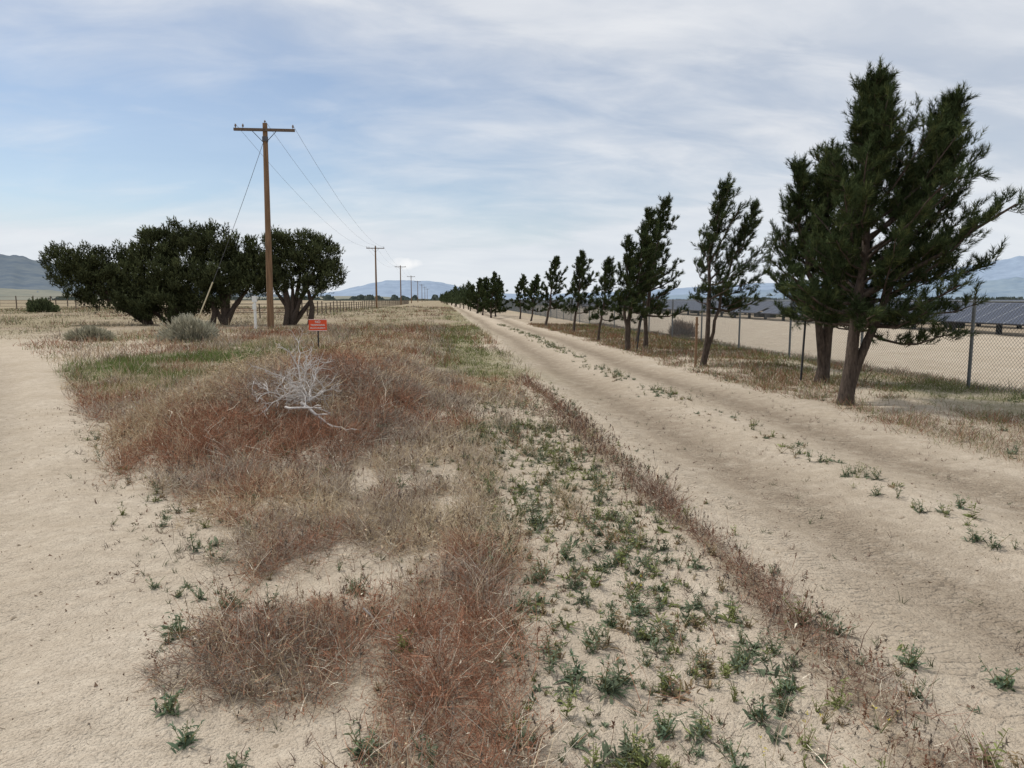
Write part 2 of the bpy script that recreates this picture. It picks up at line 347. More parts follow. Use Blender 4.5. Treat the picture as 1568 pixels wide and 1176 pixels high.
b = MB()
def weeds(x, y, size, colr, prob=(.6, .55)):
    n = len(x)
    for kind in (0, 1):
        nl = 16 if kind == 0 else 34
        sel = RNG.random(n) < prob[kind]
        xx, yy, sz = x[sel], y[sel], size[sel]; m_ = len(xx)
        if m_ == 0: continue
        z = Hf(xx, yy)
        P0 = np.repeat(np.stack([xx, yy, z], 1), nl, 0); S = np.repeat(sz, nl)
        az = RNG.uniform(0, 2*np.pi, m_*nl)
        if kind == 0:
            el = RNG.uniform(.15, 1.3, m_*nl); off = RNG.normal(0, .25, (m_*nl, 3))*S[:, None]; off[:, 2] = 0
            P0 = P0+off; Lf = S*RNG.uniform(.5, 1.1, m_*nl); wd = .20
        else:
            stem_id = np.tile(np.arange(nl) % 5, m_)
            sd = RNG.normal(0, .42, (m_, 5, 2)); sdl = sd[np.repeat(np.arange(m_), nl), stem_id]
            hh_ = RNG.random(m_*nl)**.8
            ht = S*1.35*hh_; P0 = P0+np.stack([sdl[:, 0]*ht, sdl[:, 1]*ht, ht], 1)
            el = RNG.uniform(.1, 1.0, m_*nl); Lf = S*.5*(1.2-hh_*.6)*RNG.uniform(.7, 1.2, m_*nl); wd = .27
            B0 = np.repeat(np.stack([xx, yy, z-.005], 1), 5, 0); s4 = np.repeat(sz, 5)*1.35; s2 = sd.reshape(-1, 2)
            T0 = B0+np.stack([s2[:, 0]*s4, s2[:, 1]*s4, s4], 1)
            b.ribbons(np.stack([B0, T0], 1), np.array([.004, .002]), np.tile([.18, .17, .07], (len(B0), 1)))
        D = np.stack([np.cos(az)*np.cos(el), np.sin(az)*np.cos(el), np.sin(el)], 1)
        t = np.linspace(0, 1, 4)
        P = P0[:, None]+Lf[:, None, None]*(D[:, None]*t[None, :, None]); P[:, :, 2] -= (Lf[:, None]*.35*t[None]**2)
        side = unit(np.cross(D, [0, 0, 1.])+RNG.normal(0, .3, (len(D), 3)))
        C = np.repeat(colr[sel], nl, 0)*RNG.uniform(.6, 1.4, (m_*nl, 1))
        b.ribbons(P, Lf[:, None]*wd*np.array([.35, 1., .8, .12])[None], C, 0, side)
def wden(x, y):
    xw = x+.10*np.sin(y*.9); strip = ss(xw, .1, .45)*(1-ss(x, 1.35, 1.55))
    rest = .34*ss(x-Lx(y), .1, .5)*(1-ss(x, 1.9, 2.1))
    return np.clip(strip*(.22+.70*ss(fbm(x*1.8, y*1.3, 3, 21), .38, .6))+rest+.12*gau(x, 1.95, .15), 0, 1)
def wcol(n):
    r = RNG.random((n, 1)); return np.where(r < .6, np.array([.145, .175, .11]), np.where(r < .82, np.array([.20, .22, .085]), np.array([.25, .185, .11])))*RNG.uniform(.75, 1.2, (n, 1))
def wsz(n): return .018+.075*RNG.random(n)**1.9
x, y = scatter(4600, -4.5, 2.2, 1.9, 14, wden)
weeds(x, y, wsz(len(x)), wcol(len(x)))
x, y = scatter(1500, .2, 1.5, 1.9, 9, wden)
weeds(x, y, wsz(len(x)), wcol(len(x)))
x, y = scatter(2900, 3.1, 4.2, 2.2, 45, lambda x, y: (ss(fbm(x*1.0, y*.7, 3, 21), .30, .48))*gau(x-wob(y), 3.65, .2), 1.)
weeds(x, y, .03+.06*RNG.random(len(x)), wcol(len(x)))
x, y = scatter(900, 5.2, 9.3, 5, 25, lambda x, y: rv_den(x, y)*.5)
weeds(x, y, RNG.uniform(.03, .10, len(x)), wcol(len(x)))
hx = np.array([-1.10, -.30, .02, .82, .98, 1.20, 1.27, .80, 1.38, .92, .56, 1.86, 2.02, .55, .74, -.72, 1.02, -1.3, -.95, 2.3, 3.3, 3.45, .35, -.48, .62, .42, 3.1, 3.6, 3.9])
hy = np.array([2.72, 2.38, 2.05, 3.35, 3.44, 2.45, 2.85, 2.42, 2.60, 2.05, 2.82, 3.05, 2.75, 3.9, 4.2, 2.35, 4.1, 3.4, 2.5, 2.6, 3.4, 4.2, 5.0, 3.75, 4.9, 6.1, 3.0, 3.7, 4.9])
weeds(hx, hy, RNG.uniform(.06, .085, len(hx)), np.tile([.13, .175, .11], (len(hx), 1)), (1, 1))
weeds(hx+RNG.normal(0, .025, len(hx)), hy+RNG.normal(0, .025, len(hx)), RNG.uniform(.05, .075, len(hx)), np.tile([.14, .18, .10], (len(hx), 1)), (.8, 1))
b.obj('green_weeds', [M_leaf])
b = MB(); fl = [(1.55, 2.25), (1.1, 2.2), (1.32, 2.3), (1.05, 3.7)]
for fx, fy in fl:
    for q in range(3):
        z = float(Hf(fx, fy)); t = np.array([fx+RNG.normal(0, .03), fy+RNG.normal(0, .03), z+RNG.uniform(.06, .11)])
        b.ribbons(np.array([[[fx, fy, z], t]]), np.array([.0025, .0015]), np.array([[.16, .18, .07]]))
        n = 6; A = np.tile(t, (n, 1))+RNG.normal(0, .003, (n, 3)); b.tris(A, A+RNG.normal(0, .004, (n, 3)), A+RNG.normal(0, .004, (n, 3)), np.tile([.65, .54, .08], (n, 1)))
b.obj('yellow_wildflowers', [M_leaf])

b = MB()
x, y = scatter(11000, -6, 5.4, 1.8, 13, lambda x, y: (1-.7*brush_den(x, y))*ss(x-Lx(y), -.1, .4)*np.where(x < 2., .85, .14)*ss(fbm(x*2, y*2, 2, 22), .25, .55))
n = len(x); nb = 7
sz = np.repeat(RNG.uniform(.012, .055, n), nb)
xx = np.repeat(x, nb)+RNG.normal(0, .007, n*nb); yy = np.repeat(y, nb)+RNG.normal(0, .007, n*nb)
cc = np.repeat(np.where(RNG.random((n, 1)) < .4, np.array([.13, .14, .08]), np.where(RNG.random((n, 1)) < .5, np.array([.18, .12, .09]), GRY*.6)), nb, 0)
twigs(b, xx, yy, sz*RNG.uniform(.6, 1.4, n*nb), .0045*np.ones(n*nb), (.7, .35), cc, 3, .4)
x, y = scatter(14000, -5, 2.2, 1.8, 9, lambda x, y: .15+.5*brush_den(x, y)*(x-Lx(y) > 0)); n = len(x)
twigs(b, x, y, RNG.uniform(.02, .10, n), .0022*np.ones(n), (1.45, .08), np.where(RNG.random((n, 1)) < .5, STR, GRY)*RNG.uniform(.6, 1.1, (n, 1)), 3, .1, .008)
x, y = scatter(26000, -6, 6, 1.8, 11, lambda x, y: .12+.85*ss(fbm(x*1.2, y*1.2, 3, 27), .42, .62)*ss(x-Lx(y), -.5, .3)*(1-.8*ss(x, 2, 2.3))); n = len(x)
chips(b, x, y, Hf(x, y)+.004, .0065*RNG.uniform(.5, 1.8, n), DRK*RNG.uniform(.7, 1.8, (n, 1)))
b.obj('sparse_sprouts', [M_veg])
b = MB()
x, y = scatter(11000, -6, 6, 1.8, 12, lambda x, y: .25+.6*ss(fbm(x*1.5, y*1.5, 2, 26), .5, .7)); n = len(x)
r_ = (.003+.014*RNG.random(n)**5)
oc = np.array([[1, 0, 0], [0, 1, 0], [-1, 0, 0], [0, -1, 0], [0, 0, .7], [0, 0, -.7]])
V = np.stack([x, y, Hf(x, y)], 1)[:, None]+(oc[None]+RNG.normal(0, .18, (n, 6, 3)))*r_[:, None, None]
of = np.array([[0, 1, 4], [1, 2, 4], [2, 3, 4], [3, 0, 4], [1, 0, 5], [2, 1, 5], [3, 2, 5], [0, 3, 5]])
b.add(V.reshape(-1, 3), (of[None]+(np.arange(n)*6)[:, None, None]).reshape(-1, 3), 0, np.repeat(np.array([.42, .34, .25])*RNG.uniform(.5, 1.2, (n, 1)), 6, 0))
b.obj('sand_clods', [M_veg])

b = MB()
def deadbranch(p, d, L, r, depth):
    k = 6; P = [np.array(p, float)]; dd = np.array(d, float)
    for q in range(k-1):
        dd = dd+RNG.normal(0, .22, 3); dd /= np.linalg.norm(dd); P.append(P[-1]+dd*L/(k-1))
    P = np.array(P); b.tube(P, np.linspace(r, r*.4, k), 5, 0)
    if depth > 0:
        for q in range(4 if depth > 1 else 3):
            i_ = RNG.integers(1, k); deadbranch(P[i_], unit(dd+RNG.normal(0, .7, 3)+[0, 0, .1]), L*.6, r*.55, depth-1)
bx, by = -1.62, 8.1; bz = float(Hf(bx, by))
for q in range(10):
    a = q*6.28/10+RNG.normal(0, .3); deadbranch((bx+RNG.normal(0, .06), by+RNG.normal(0, .06), bz+.22), unit(np.array([math.cos(a)*.9, math.sin(a), RNG.uniform(.15, 1.3)])), RNG.uniform(.26, .52), .013, 3)
deadbranch((-1.55, 7.8, bz+.24), (.75, -.45, -.18), .55, .020, 1)
deadbranch((-1.7, 7.75, bz+.20), (.5, -.75, -.12), .45, .016, 1)
b.obj('dead_branches', [M_dead])
b = MB()
deadbranch((-.40, 3.32, float(Hf(-.4, 3.32))+.12), (.75, -.5, -.10), .26, .005, 1)
b.obj('fallen_twig', [M_dead])
b = MB()
for (cx, cy, rr, ry, hh_, cl_, cnt) in ((-1.9, 8.9, .8, 1, .38, GRY*.8, 6500), (-1.0, 9.8, .8, 1, .42, GRY*.85, 6000), (-.7, 8.0, .4, 1.8, .16, GRY*.8, 2500), (-3.2, 9.0, .8, 1.2, .30, TAN*.9, 5000), (-2.9, 11.5, 1., 1, .45, TAN, 5000), (-1.4, 11.6, 1.0, 1, .45, RED, 5000), (-.7, 12.6, .8, 1, .3, GRY, 3000), (-2.5, 7.6, .8, 1, .20, RED*.95, 4500), (-1.2, 7.3, .5, 1.2, .2, RED*.9, 3000), (-1.7, 15.5, 1.3, 1, .40, TAN, 4000), (-3.4, 14.5, 1.1, 1, .35, RED, 3500), (-.80, 3.1, .40, 1.1, .12, GRY*.72, 4500), (-1.05, 4.6, .38, 1.7, .10, GRY, 3500), (-1.5, 5.7, .5, 1.3, .12, TAN, 3500), (-.45, 5.0, .28, 2.6, .10, GRY*.9, 3500), (-.05, 2.9, .20, 3., .08, RED*.9, 2800), (.14, 4.0, .17, 4., .09, RED*.95, 3000)):
    n = cnt; a = RNG.uniform(0, 2*np.pi, n); r_ = np.sqrt(RNG.random(n)); zz = RNG.random(n)*(1-r_**2*.8); sc_ = min(1., cy/8)
    lump = .4+1.2*fbm(cx+np.cos(a)*r_*3.5, cy+np.sin(a)*r_*3.5*ry, 2, 55); rr_ = rr*lump
    P0 = np.stack([cx+np.cos(a)*r_*rr_, cy+np.sin(a)*r_*rr_*ry, np.zeros(n)], 1); P0[:, 2] = Hf(P0[:, 0], P0[:, 1])+zz*hh_*lump
    D = unit(np.stack([np.cos(a)*r_, np.sin(a)*r_, .4+0*a], 1)+RNG.normal(0, .8, (n, 3))); L = RNG.uniform(.05, .18, n)*(.4+.6*sc_)
    P = np.stack([P0, P0+D*L[:, None]*.5+RNG.normal(0, .012, (n, 3)), P0+D*L[:, None]+RNG.normal(0, .02, (n, 3))], 1)
    mixw = RNG.random((n, 1)) < .35; cb_ = np.where(mixw, drycol(P0[:, 0], P0[:, 1], n), cl_*np.ones((n, 1)))
    b.ribbons(P, .0028*max(cy, 4.5)/6*np.array([1, .8, .5]), cb_*RNG.uniform(.5, 1.35, (n, 1)))
b.obj('tumbleweed_brush', [M_veg])

def bush(name, x, y, rx, ry, h, colr, cnt, W, L0):
    b = MB(); n = cnt; z0 = float(Hf(x, y))
    u_ = unit(RNG.normal(size=(n, 3))); u_[:, 2] = np.abs(u_[:, 2]); r_ = RNG.random(n)**.4*(1+.5*(fbm(u_[:, 0]*3+x, u_[:, 1]*3+u_[:, 2]*2, 2, 5)-.5)*2)
    P0 = np.array([x, y, z0])+u_*r_[:, None]*np.array([rx, ry, h]); D = unit(u_+[0, 0, .6]+RNG.normal(0, .35, (n, 3)))
    L = L0*RNG.uniform(.5, 1.3, n)
    b.ribbons(np.stack([P0, P0+D*L[:, None]], 1), W*np.array([1, .5]), colr*RNG.uniform(.5, 1.4, (n, 1)))
    for q in range(14):
        a = RNG.uniform(0, 6.28); e = np.array([math.cos(a)*rx*.6, math.sin(a)*ry*.6, h*.7]); b.tube(np.array([[x, y, z0-.03], np.array([x, y, z0])+e*.5+RNG.normal(0, .03, 3), np.array([x, y, z0])+e]), [.02, .014, .005], 5, 1)
    return b.obj(name, [M_leaf, M_bark])
bush('sagebrush', -9.6, 28.2, .95, .75, .78, np.array([.42, .40, .31]), 6000, .03, .22)
bush('sagebrush', -13.6, 29.0, .7, .6, .42, np.array([.36, .34, .25]), 4000, .03, .2)
bush('green_shrub', -49.8, 94, 1.5, 1.3, 1.2, np.array([.10, .12, .06]), 2600, .16, .4)
bush('tumbleweed', 10.3, 30, .5, .5, .55, np.array([.25, .18, .13]), 3000, .02, .2)

# ------------------------------------------------------------------ pine trees
def pine(name, x, y, R, t0=.3, nl=60, wind=.25, seed=1, nw=.006, nlen=.10, nn=40, r0=.10, sub=1., stems=None):
    r = np.random.default_rng(seed); b = MB(); z0 = float(Hf(x, y))-.05
    base = np.array([x, y, z0]); SP = []; SD = []; SL = []; SC = []
    for si, (lx, ly, Hs, Rs) in enumerate(stems):
        k = 14; t = np.linspace(0, 1, k)
        T = base+np.stack([lx*t**1.2+r.normal(0, .02, k)*(t > .1)+.05*np.sin(t*7+seed), ly*t**1.2+r.normal(0, .02, k)*(t > .1), (Hs+.05)*t], 1)
        rr = r0*(1-.93*t)**.9*(1. if si == 0 else .75); rr[0] *= 1.35
        b.tube(T, rr, 9, 0)
        nls = int(nl*(Rs if si else 1))
        for i_ in range(nls):
            tp = (i_+r.random())/nls; tt = t0+(1-t0)*tp
            P0 = np.array([np.interp(tt, t, T[:, c]) for c in range(3)])
            az = i_*2.4+r.normal(0, .4)
            prof = R*Rs*np.interp(tp, [0, .12, .35, .7, 1], [.9, 1.08, .92, .46, .10])
            L = prof*r.uniform(.55, 1.2)*(1+wind*math.cos(az))
            e = rad(np.interp(tp, [0, .15, .4, 1], [-12, 10, 36, 70])+r.normal(0, 9))
            d0 = np.array([math.cos(az)*math.cos(e), math.sin(az)*math.cos(e), math.sin(e)])
            s = np.linspace(0, 1, 6)[:, None]
            P = P0+d0*L*s+np.array([wind*.4, 0, .34])*L*s**2+np.cumsum(r.normal(0, .025*L, (6, 3)), 0)*(s > 0)
            lr = max(.006, rr[0]*.26*L/max(R, .1)*(1-tp*.5))
            b.tube(P, np.linspace(lr, lr*.3, 6), 5, 0, cap=False)
            ns = max(3, int((4+L*8)*sub))
            for q in range(ns):
                sq = .25+.75*(q+r.random())/ns
                Q0 = np.array([np.interp(sq, s[:, 0], P[:, c]) for c in range(3)])
                sd = unit(d0*.5+r.normal(0, .55, 3)+np.array([wind*.7, 0, .35])); sl = r.uniform(.10, .26)*(.5+.5*R)*(1.15-.4*sq)
                Q1 = Q0+sd*sl
                b.ribbons(np.stack([Q0, Q1])[None], np.array([.010, .006]), np.array([[.07, .05, .035]]), 0)
                for h in range(5):
                    f = (h+1)/5
                    SP.append(Q0+(Q1-Q0)*f); SD.append(unit(sd*.6+r.normal(0, .36, 3)+np.array([wind*.7, 0, .80]))); SL.append(r.uniform(.07, .17)*(.7+.3*R)); SC.append(.50+.7*sq*r.uniform(.75, 1.2))  # last value tints inner shoots darker, painting shade inside the crown
    SP = np.array(SP); SD = np.array(SD); SL = np.array(SL); SC = np.array(SC); n = len(SP)
    P = np.repeat(SP, nn, 0); D = np.repeat(SD, nn, 0); L = np.repeat(SL, nn)
    u_ = r.random(n*nn); A = P+D*(L*u_)[:, None]
    nd = unit(D*1.0+unit(r.normal(size=(n*nn, 3)))*.75); ln = nlen*r.uniform(.7, 1.2, n*nn)
    sd = unit(np.cross(nd, r.normal(size=(n*nn, 3))))*nw*.5
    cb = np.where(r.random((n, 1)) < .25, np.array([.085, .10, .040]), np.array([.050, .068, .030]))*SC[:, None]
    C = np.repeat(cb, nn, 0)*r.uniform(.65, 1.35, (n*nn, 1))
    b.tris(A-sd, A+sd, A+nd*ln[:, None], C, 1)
    return b.obj(name, [M_bark, M_needle], (x, y, 0))
pine('pine_tree', 6.15, 10.2, 1.28, .25, 82, .17, 11, .0088, .09, 28, .105, 1.3, stems=[(.34, .3, 4.7, 1.), (1.62, .2, 4.40, .74)])
pine('pine_tree', 7.35, 13.1, 1.20, .30, 62, .0, 12, .010, .09, 24, .12, 1.2, stems=[(.05, .2, 4.1, 1.), (-.70, .1, 3.95, .72)])
pine('pine_tree', 6.24, 16.65, .95, .34, 36, .42, 13, .011, .09, 20, .07, 1., stems=[(.35, .1, 4.2, 1.), (1.15, .1, 3.7, .75)])
pine('pine_tree', 6.40, 22.3, .85, .24, 40, .30, 14, .014, .10, 20, .08, stems=[(.55, .1, 4.6, 1.)])
pine('pine_tree', 5.55, 21.2, .85, .30, 36, .22, 15, .014, .10, 20, .08, stems=[(.6, 0, 4.0, 1.), (-.05, .1, 3.2, .7)])
pine('pine_tree', 6.9, 25.0, .8, .3, 30, .35, 25, .016, .10, 18, .06, stems=[(.6, .1, 3.3, 1)])
pine('pine_tree', 6.0, 27.1, .70, .30, 28, .30, 16, .017, .10, 18, .055, stems=[(.35, .1, 2.95, 1)])
pine('pine_tree', 6.25, 33.6, .90, .26, 34, .25, 17, .020, .12, 17, .07, stems=[(.35, .1, 3.6, 1)])
pine('pine_tree', 6.05, 41.8, .95, .26, 32, .25, 18, .025, .12, 16, .08, stems=[(.6, .1, 3.9, 1)])
pine('pine_tree', 6.4, 52, .95, .26, 28, .25, 19, .03, .13, 15, .07, stems=[(.45, .1, 3.1, 1)])
pine('pine_tree', 6.2, 58, .95, .25, 28, .25, 20, .033, .13, 15, .07, stems=[(.3, .1, 3.3, 1)])
for q, (px, py, ph, pr) in enumerate(((4.1, 62, 3.6, 1.15), (4.9, 67, 3.2, 1.1), (4.0, 72, 3.4, 1.3), (3.8, 80, 3.5, 1.4), (4.3, 88, 3.1, 1.3), (3.6, 97, 3.2, 1.4))):
    pine('pine_tree', px, py, pr, .12, 28, .15, 40+q, .04, .15, 13, .08, stems=[(.35, 0, ph, 1)])
bt = MB()
for q in range(22):
    px = 3.4-.2*q+RNG.normal(0, .4); py = 108+q*13+RNG.normal(0, 3); h = RNG.uniform(2.8, 4.2); n = 700
    uu = unit(RNG.normal(size=(n, 3)))*RNG.random((n, 1))**.4; tz = (uu[:, 2]+1)/2
    P0 = np.stack([px+uu[:, 0]*1.5*(1.15-tz), py+uu[:, 1]*1.5*(1.15-tz), .4+tz*h], 1)
    bt.ribbons(np.stack([P0, P0+unit(RNG.normal(0, .5, (n, 3))+[.2, 0, .8])*.4], 1), np.array([.12, .03]), np.array([.07, .09, .045])*RNG.uniform(.6, 1.3, (n, 1)))
    bt.tube(np.array([[px, py, 0], [px, py, 1.5]]), [.1, .08], 6, 0, col=(.08, .06, .045))
bt.obj('distant_trees', [M_needle])

def stake(x, y, h, lx=0, w=.03, mat=M_dark):
    b = MB(); z = float(Hf(x, y)); b.box((x+lx/2, y, z+h/2-.1), (w, w, h+.2), 0, ry=math.atan2(lx, h)); b.box((x+lx*.9, y, z+h*.85), (w*1.6, w*1.6, .04), 0)
    return b.obj('tree_stake', [mat])
stake(7.0, 13.3, 1.7, .05); stake(6.02, 16.5, 1.2, 0, .045, M_wood); stake(7.75, 13.6, 1.6, -.02); stake(5.8, 21.0, 1.2, .15)

# ------------------------------------------------------------------ junipers
def juniper(name, x, y, trunks, lobes, seed):
    r = np.random.default_rng(seed); b = MB(); base = np.array([x, y, -.05])
    for (lx, ly, lz, rx, rz) in lobes:
        c = np.array([lx, y+ly, lz])
        P = np.array([base, base+(c-base)*[.25, .25, .35]+r.normal(0, .1, 3), base+(c-base)*[.6, .6, .65]+r.normal(0, .12, 3), c])
        b.tube(P, [.22, .15, .10, .04], 7, 0)
        ncl = int(34*rx*rz)
        for q in range(ncl):
            u_ = unit(r.normal(size=3)); rr = r.random()**.33
            cc = c+u_*rr*np.array([rx, rx, rz])*1.14; cr = r.uniform(.20, .42)
            ns = 24; V = unit(r.normal(size=(ns, 3)))*r.random((ns, 1))**.5*cr
            S0 = cc+V; SDn = unit(V/cr*.5+np.array([0, 0, .9])+r.normal(0, .35, (ns, 3)))
            nn = 9; A = np.repeat(S0, nn, 0)+np.repeat(SDn, nn, 0)*(r.random((ns*nn, 1))*.36)
            nd = unit(np.repeat(SDn, nn, 0)+r.normal(0, .5, (ns*nn, 3))); sd = unit(np.cross(nd, r.normal(size=(ns*nn, 3))))*.026
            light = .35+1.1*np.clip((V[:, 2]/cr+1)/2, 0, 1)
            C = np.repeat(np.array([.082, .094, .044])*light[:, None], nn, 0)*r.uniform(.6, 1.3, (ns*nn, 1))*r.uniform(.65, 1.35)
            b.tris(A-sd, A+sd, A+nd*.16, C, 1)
    for (tx, h) in trunks:
        b.tube(np.array([[tx, y-.3, -.05], [tx+.15, y-.2, h*.5], [tx-.1, y-.1, h]]), [.2, .16, .1], 8, 0)
    return b.obj(name, [M_bark, M_needle], (x, y, 0))
juniper('juniper_tree', -18.6, 47.4, [], [(-23.7, 0, 3.7, 1.0, 1.0), (-22.6, .3, 2.5, 1.2, 1.2), (-21.9, 0, 3.6, 1.3, 1.0), (-20.2, 0, 3.5, 1.3, 1.2), (-21, .5, 1.9, 1.4, .9), (-19.2, -.3, 2.4, 1.3, 1.1)], 31)
juniper('juniper_tree', -16.9, 47.0, [], [(-18.3, 0, 4.6, 1.1, 1.1), (-17.0, .3, 5.0, 1.2, 1.1), (-15.6, 0, 4.9, 1.1, 1.1), (-17.8, 0, 3.1, 1.5, 1.3), (-16.2, -.4, 2.8, 1.6, 1.4), (-19.0, -.4, 1.2, 1.2, .8), (-17.4, -.6, 1.1, 1.4, .9), (-15.6, -.4, 1.4, 1.0, .8)], 32)
juniper('juniper_tree', -13.8, 46.8, [(-14.5, 1.6)], [(-14.3, 0, 4.8, 1.1, 1.1), (-12.9, .2, 4.4, 1.2, 1.2), (-13.8, -.2, 3.0, 1.4, 1.3), (-11.8, 0, 3.5, 1.1, 1.2), (-14.6, 0, 1.8, 1.0, .8), (-12.3, 0, 2.4, 1.1, .9)], 33)
juniper('juniper_tree', -9.6, 46.4, [(-8.4, 2.2), (-9.9, 2.2)], [(-10.4, 0, 4.6, 1.1, 1.0), (-8.9, .2, 4.7, 1.2, 1.0), (-7.6, 0, 4.3, 1.0, 1.0), (-9.6, 0, 3.2, 1.2, 1.1), (-7.0, 0, 3.0, .9, .8), (-10.9, 0, 3.0, 1., 1.), (-8.4, -.2, 2.4, 1., .7)], 34)

# ------------------------------------------------------------------ utility poles + wires
def pole(x, y, H=11., lean=0.):
    e = bpy.data.objects.new('utility_pole', None); sc.collection.objects.link(e); e.location = (x, y, 0)
    def part(b, n, mats):
        o = b.obj(n, mats, (x, y, 0)); o.location = (0, 0, 0); o.parent = e
    b = MB(); t = np.linspace(0, 1, 8)
    b.tube(np.stack([x+lean*t, y+0*t, -.3+(H+.3)*t], 1), np.linspace(.19, .125, 8), 12, 0); part(b, 'shaft', [M_wood])
    tx = x+lean; b = MB()
    b.box((tx, y-.17, H-.38), (3.15, .11, .14), 0)
    part(b, 'crossarm', [M_arm]); b = MB()
    for s in (-1, 1):
        b.tube(np.array([[tx+s*.62, y-.24, H-.46], [tx+s*.05, y-.2, H-1.05]]), .018, 5, 0)
    b.tube(np.array([[tx, y-.28, H-.38], [tx, y+.2, H-.38]]), .02, 6, 0); part(b, 'arm_braces', [M_dark]); b = MB()
    for dx, dz in ((-1.48, 0), (-1.1, 0), (1.48, 0)):
        P = np.array([[tx+dx, y-.17, H-.31+dz+k] for k in (0, .06, .08, .13, .15, .2, .22)]); b.tube(P, [.02, .02, .055, .055, .04, .04, .015], 8, 0)
    P = np.array([[tx+.0, y, H+k] for k in (-.02, .05, .07, .12, .16)]); b.tube(P, [.02, .02, .05, .045, .015], 8, 0)
    part(b, 'insulators', [M_porc])
    return [(tx-1.48, y-.17, H-.1), (tx+.02, y, H+.12), (tx+1.48, y-.17, H-.1)]
PL = [(-9.45, 40.2, 10.9, .12), (-11.9, 130, 11., 0), (-12.1, 208, 11.2, 0), (-12.7, 290, 11., 0), (-13, 372, 11, 0), (-13.3, 455, 11, 0), (-13.6, 540, 11, 0), (-14, 640, 11, 0)]
att = [pole(*q) for q in PL]
b = MB()
for a, c in zip(att[:-1], att[1:]):
    for p0, p1 in zip(a, c):
        t = np.linspace(0, 1, 24)[:, None]; P = np.array(p0)*(1-t)+np.array(p1)*t; P[:, 2] -= (4*t*(1-t))[:, 0]*1.5
        b.tube(P, .009, 4, 0, cap=False)
b.obj('power_lines', [M_wire])
b = MB(); A = np.array([-9.35, 40.1, 10.1]); B = np.array([-13.9, 41.4, 0.]); t = np.linspace(0, 1, 12)[:, None]; P = A*(1-t)+B*t; P[:, 2] -= (4*t*(1-t))[:, 0]*.25
b.tube(P, .012, 5, 0); b.tube(P[-4:]+[0, -.03, 0], .035, 8, 1); b.tube(np.array([[-9.35, 40.2, 9.95], [-9.35, 40.2, 10.2]]), .16, 10, 0)
b.obj('guy_wire', [M_wire, M_guard])
b = MB(); b.tube(np.array([[-10.2, 40.0, 0], [-10.2, 40, 1.55]]), .075, 10, 0); b.box((-10.2, 40, 1.62), (.24, .2, .32), 0); b.box((-10.2, 39.9, 1.2), (.2, .06, .3), 0)
b.obj('white_marker_post', [M_white])

# ------------------------------------------------------------------ warning sign
e = bpy.data.objects.new('warning_sign', None); sc.collection.objects.link(e); sx, sy = -3.32, 19.3; sz = float(Hf(sx, sy)); e.location = (sx, sy, sz)
b = MB(); b.box((0, .02, .45), (.035, .02, .92), 0); b.box((.0, .035, .45), (.02, .02, .90), 0); o = b.obj('post', [M_dark]); o.parent = e
b = MB(); b.box((0, 0, .77), (.47, .006, .31), 0); b.box((0, -.006, .915), (.47, .006, .012), 1); b.box((0, -.006, .625), (.47, .006, .012), 1)
o = b.obj('panel', [M_red, M_white]); o.parent = e
for k, (tx, s) in enumerate((('NO', .09), ('TRESPASSING', .062), ('PRIVATE PROPERTY', .045))):
    cu = bpy.data.curves.new('lettering', 'FONT'); cu.body = tx; cu.size = s; cu.align_x = 'CENTER'; cu.extrude = .001; cu.offset = .001
    o = bpy.data.objects.new('lettering', cu); sc.collection.objects.link(o); o.parent = e; o.location = (0, -.008, .825-.075*k); o.rotation_euler = (rad(90), 0, 0); cu.materials.append(M_white)

# ------------------------------------------------------------------ chain link fence
e = bpy.data.objects.new('chain_link_fence', None); sc.collection.objects.link(e)
FX = 9.4; FH = 1.56; y0, y1 = 1.8, 210.
b = MB(); yy = y0
while yy < y1:
    z = float(Hf(FX, yy)); b.tube(np.array([[FX, yy, z-.1], [FX, yy, FH+.05]]), .030 if yy < 60 else .035, 8, 0); yy += 3.35
o = b.obj('posts', [M_steel]); o.parent = e
b = MB(); b.tube(np.array([[FX, y, FH] for y in np.linspace(y0, y1, 60)]), .016, 8, 0); o = b.obj('top_rail', [M_steel]); o.parent = e
b = MB(); st = .072; hz = FH-.03; z0 = .04; h = hz-z0
ys0 = np.arange(y0-h, y1, st)
for sgn in (1, -1):
    n = len(ys0); offx = FX-.035-.002*sgn
    A = np.stack([np.full(n, offx), ys0 if sgn > 0 else ys0+h, np.full(n, z0)], 1); B = np.stack([np.full(n, offx), ys0+h if sgn > 0 else ys0, np.full(n, hz)], 1)
    side = np.tile(unit(np.array([0, -1., 1.]) if sgn > 0 else np.array([0, 1., 1.])), (n, 1)); side2 = np.tile([1., 0, 0], (n, 1))
    P = np.stack([A, B], 1); w = np.array([.006, .006]); C = np.ones((n, 3))
    b.ribbons(P, w, C, 0, side); b.ribbons(P, w, C, 0, side2)
o = b.obj('wire_mesh', [M_steel]); o.parent = e

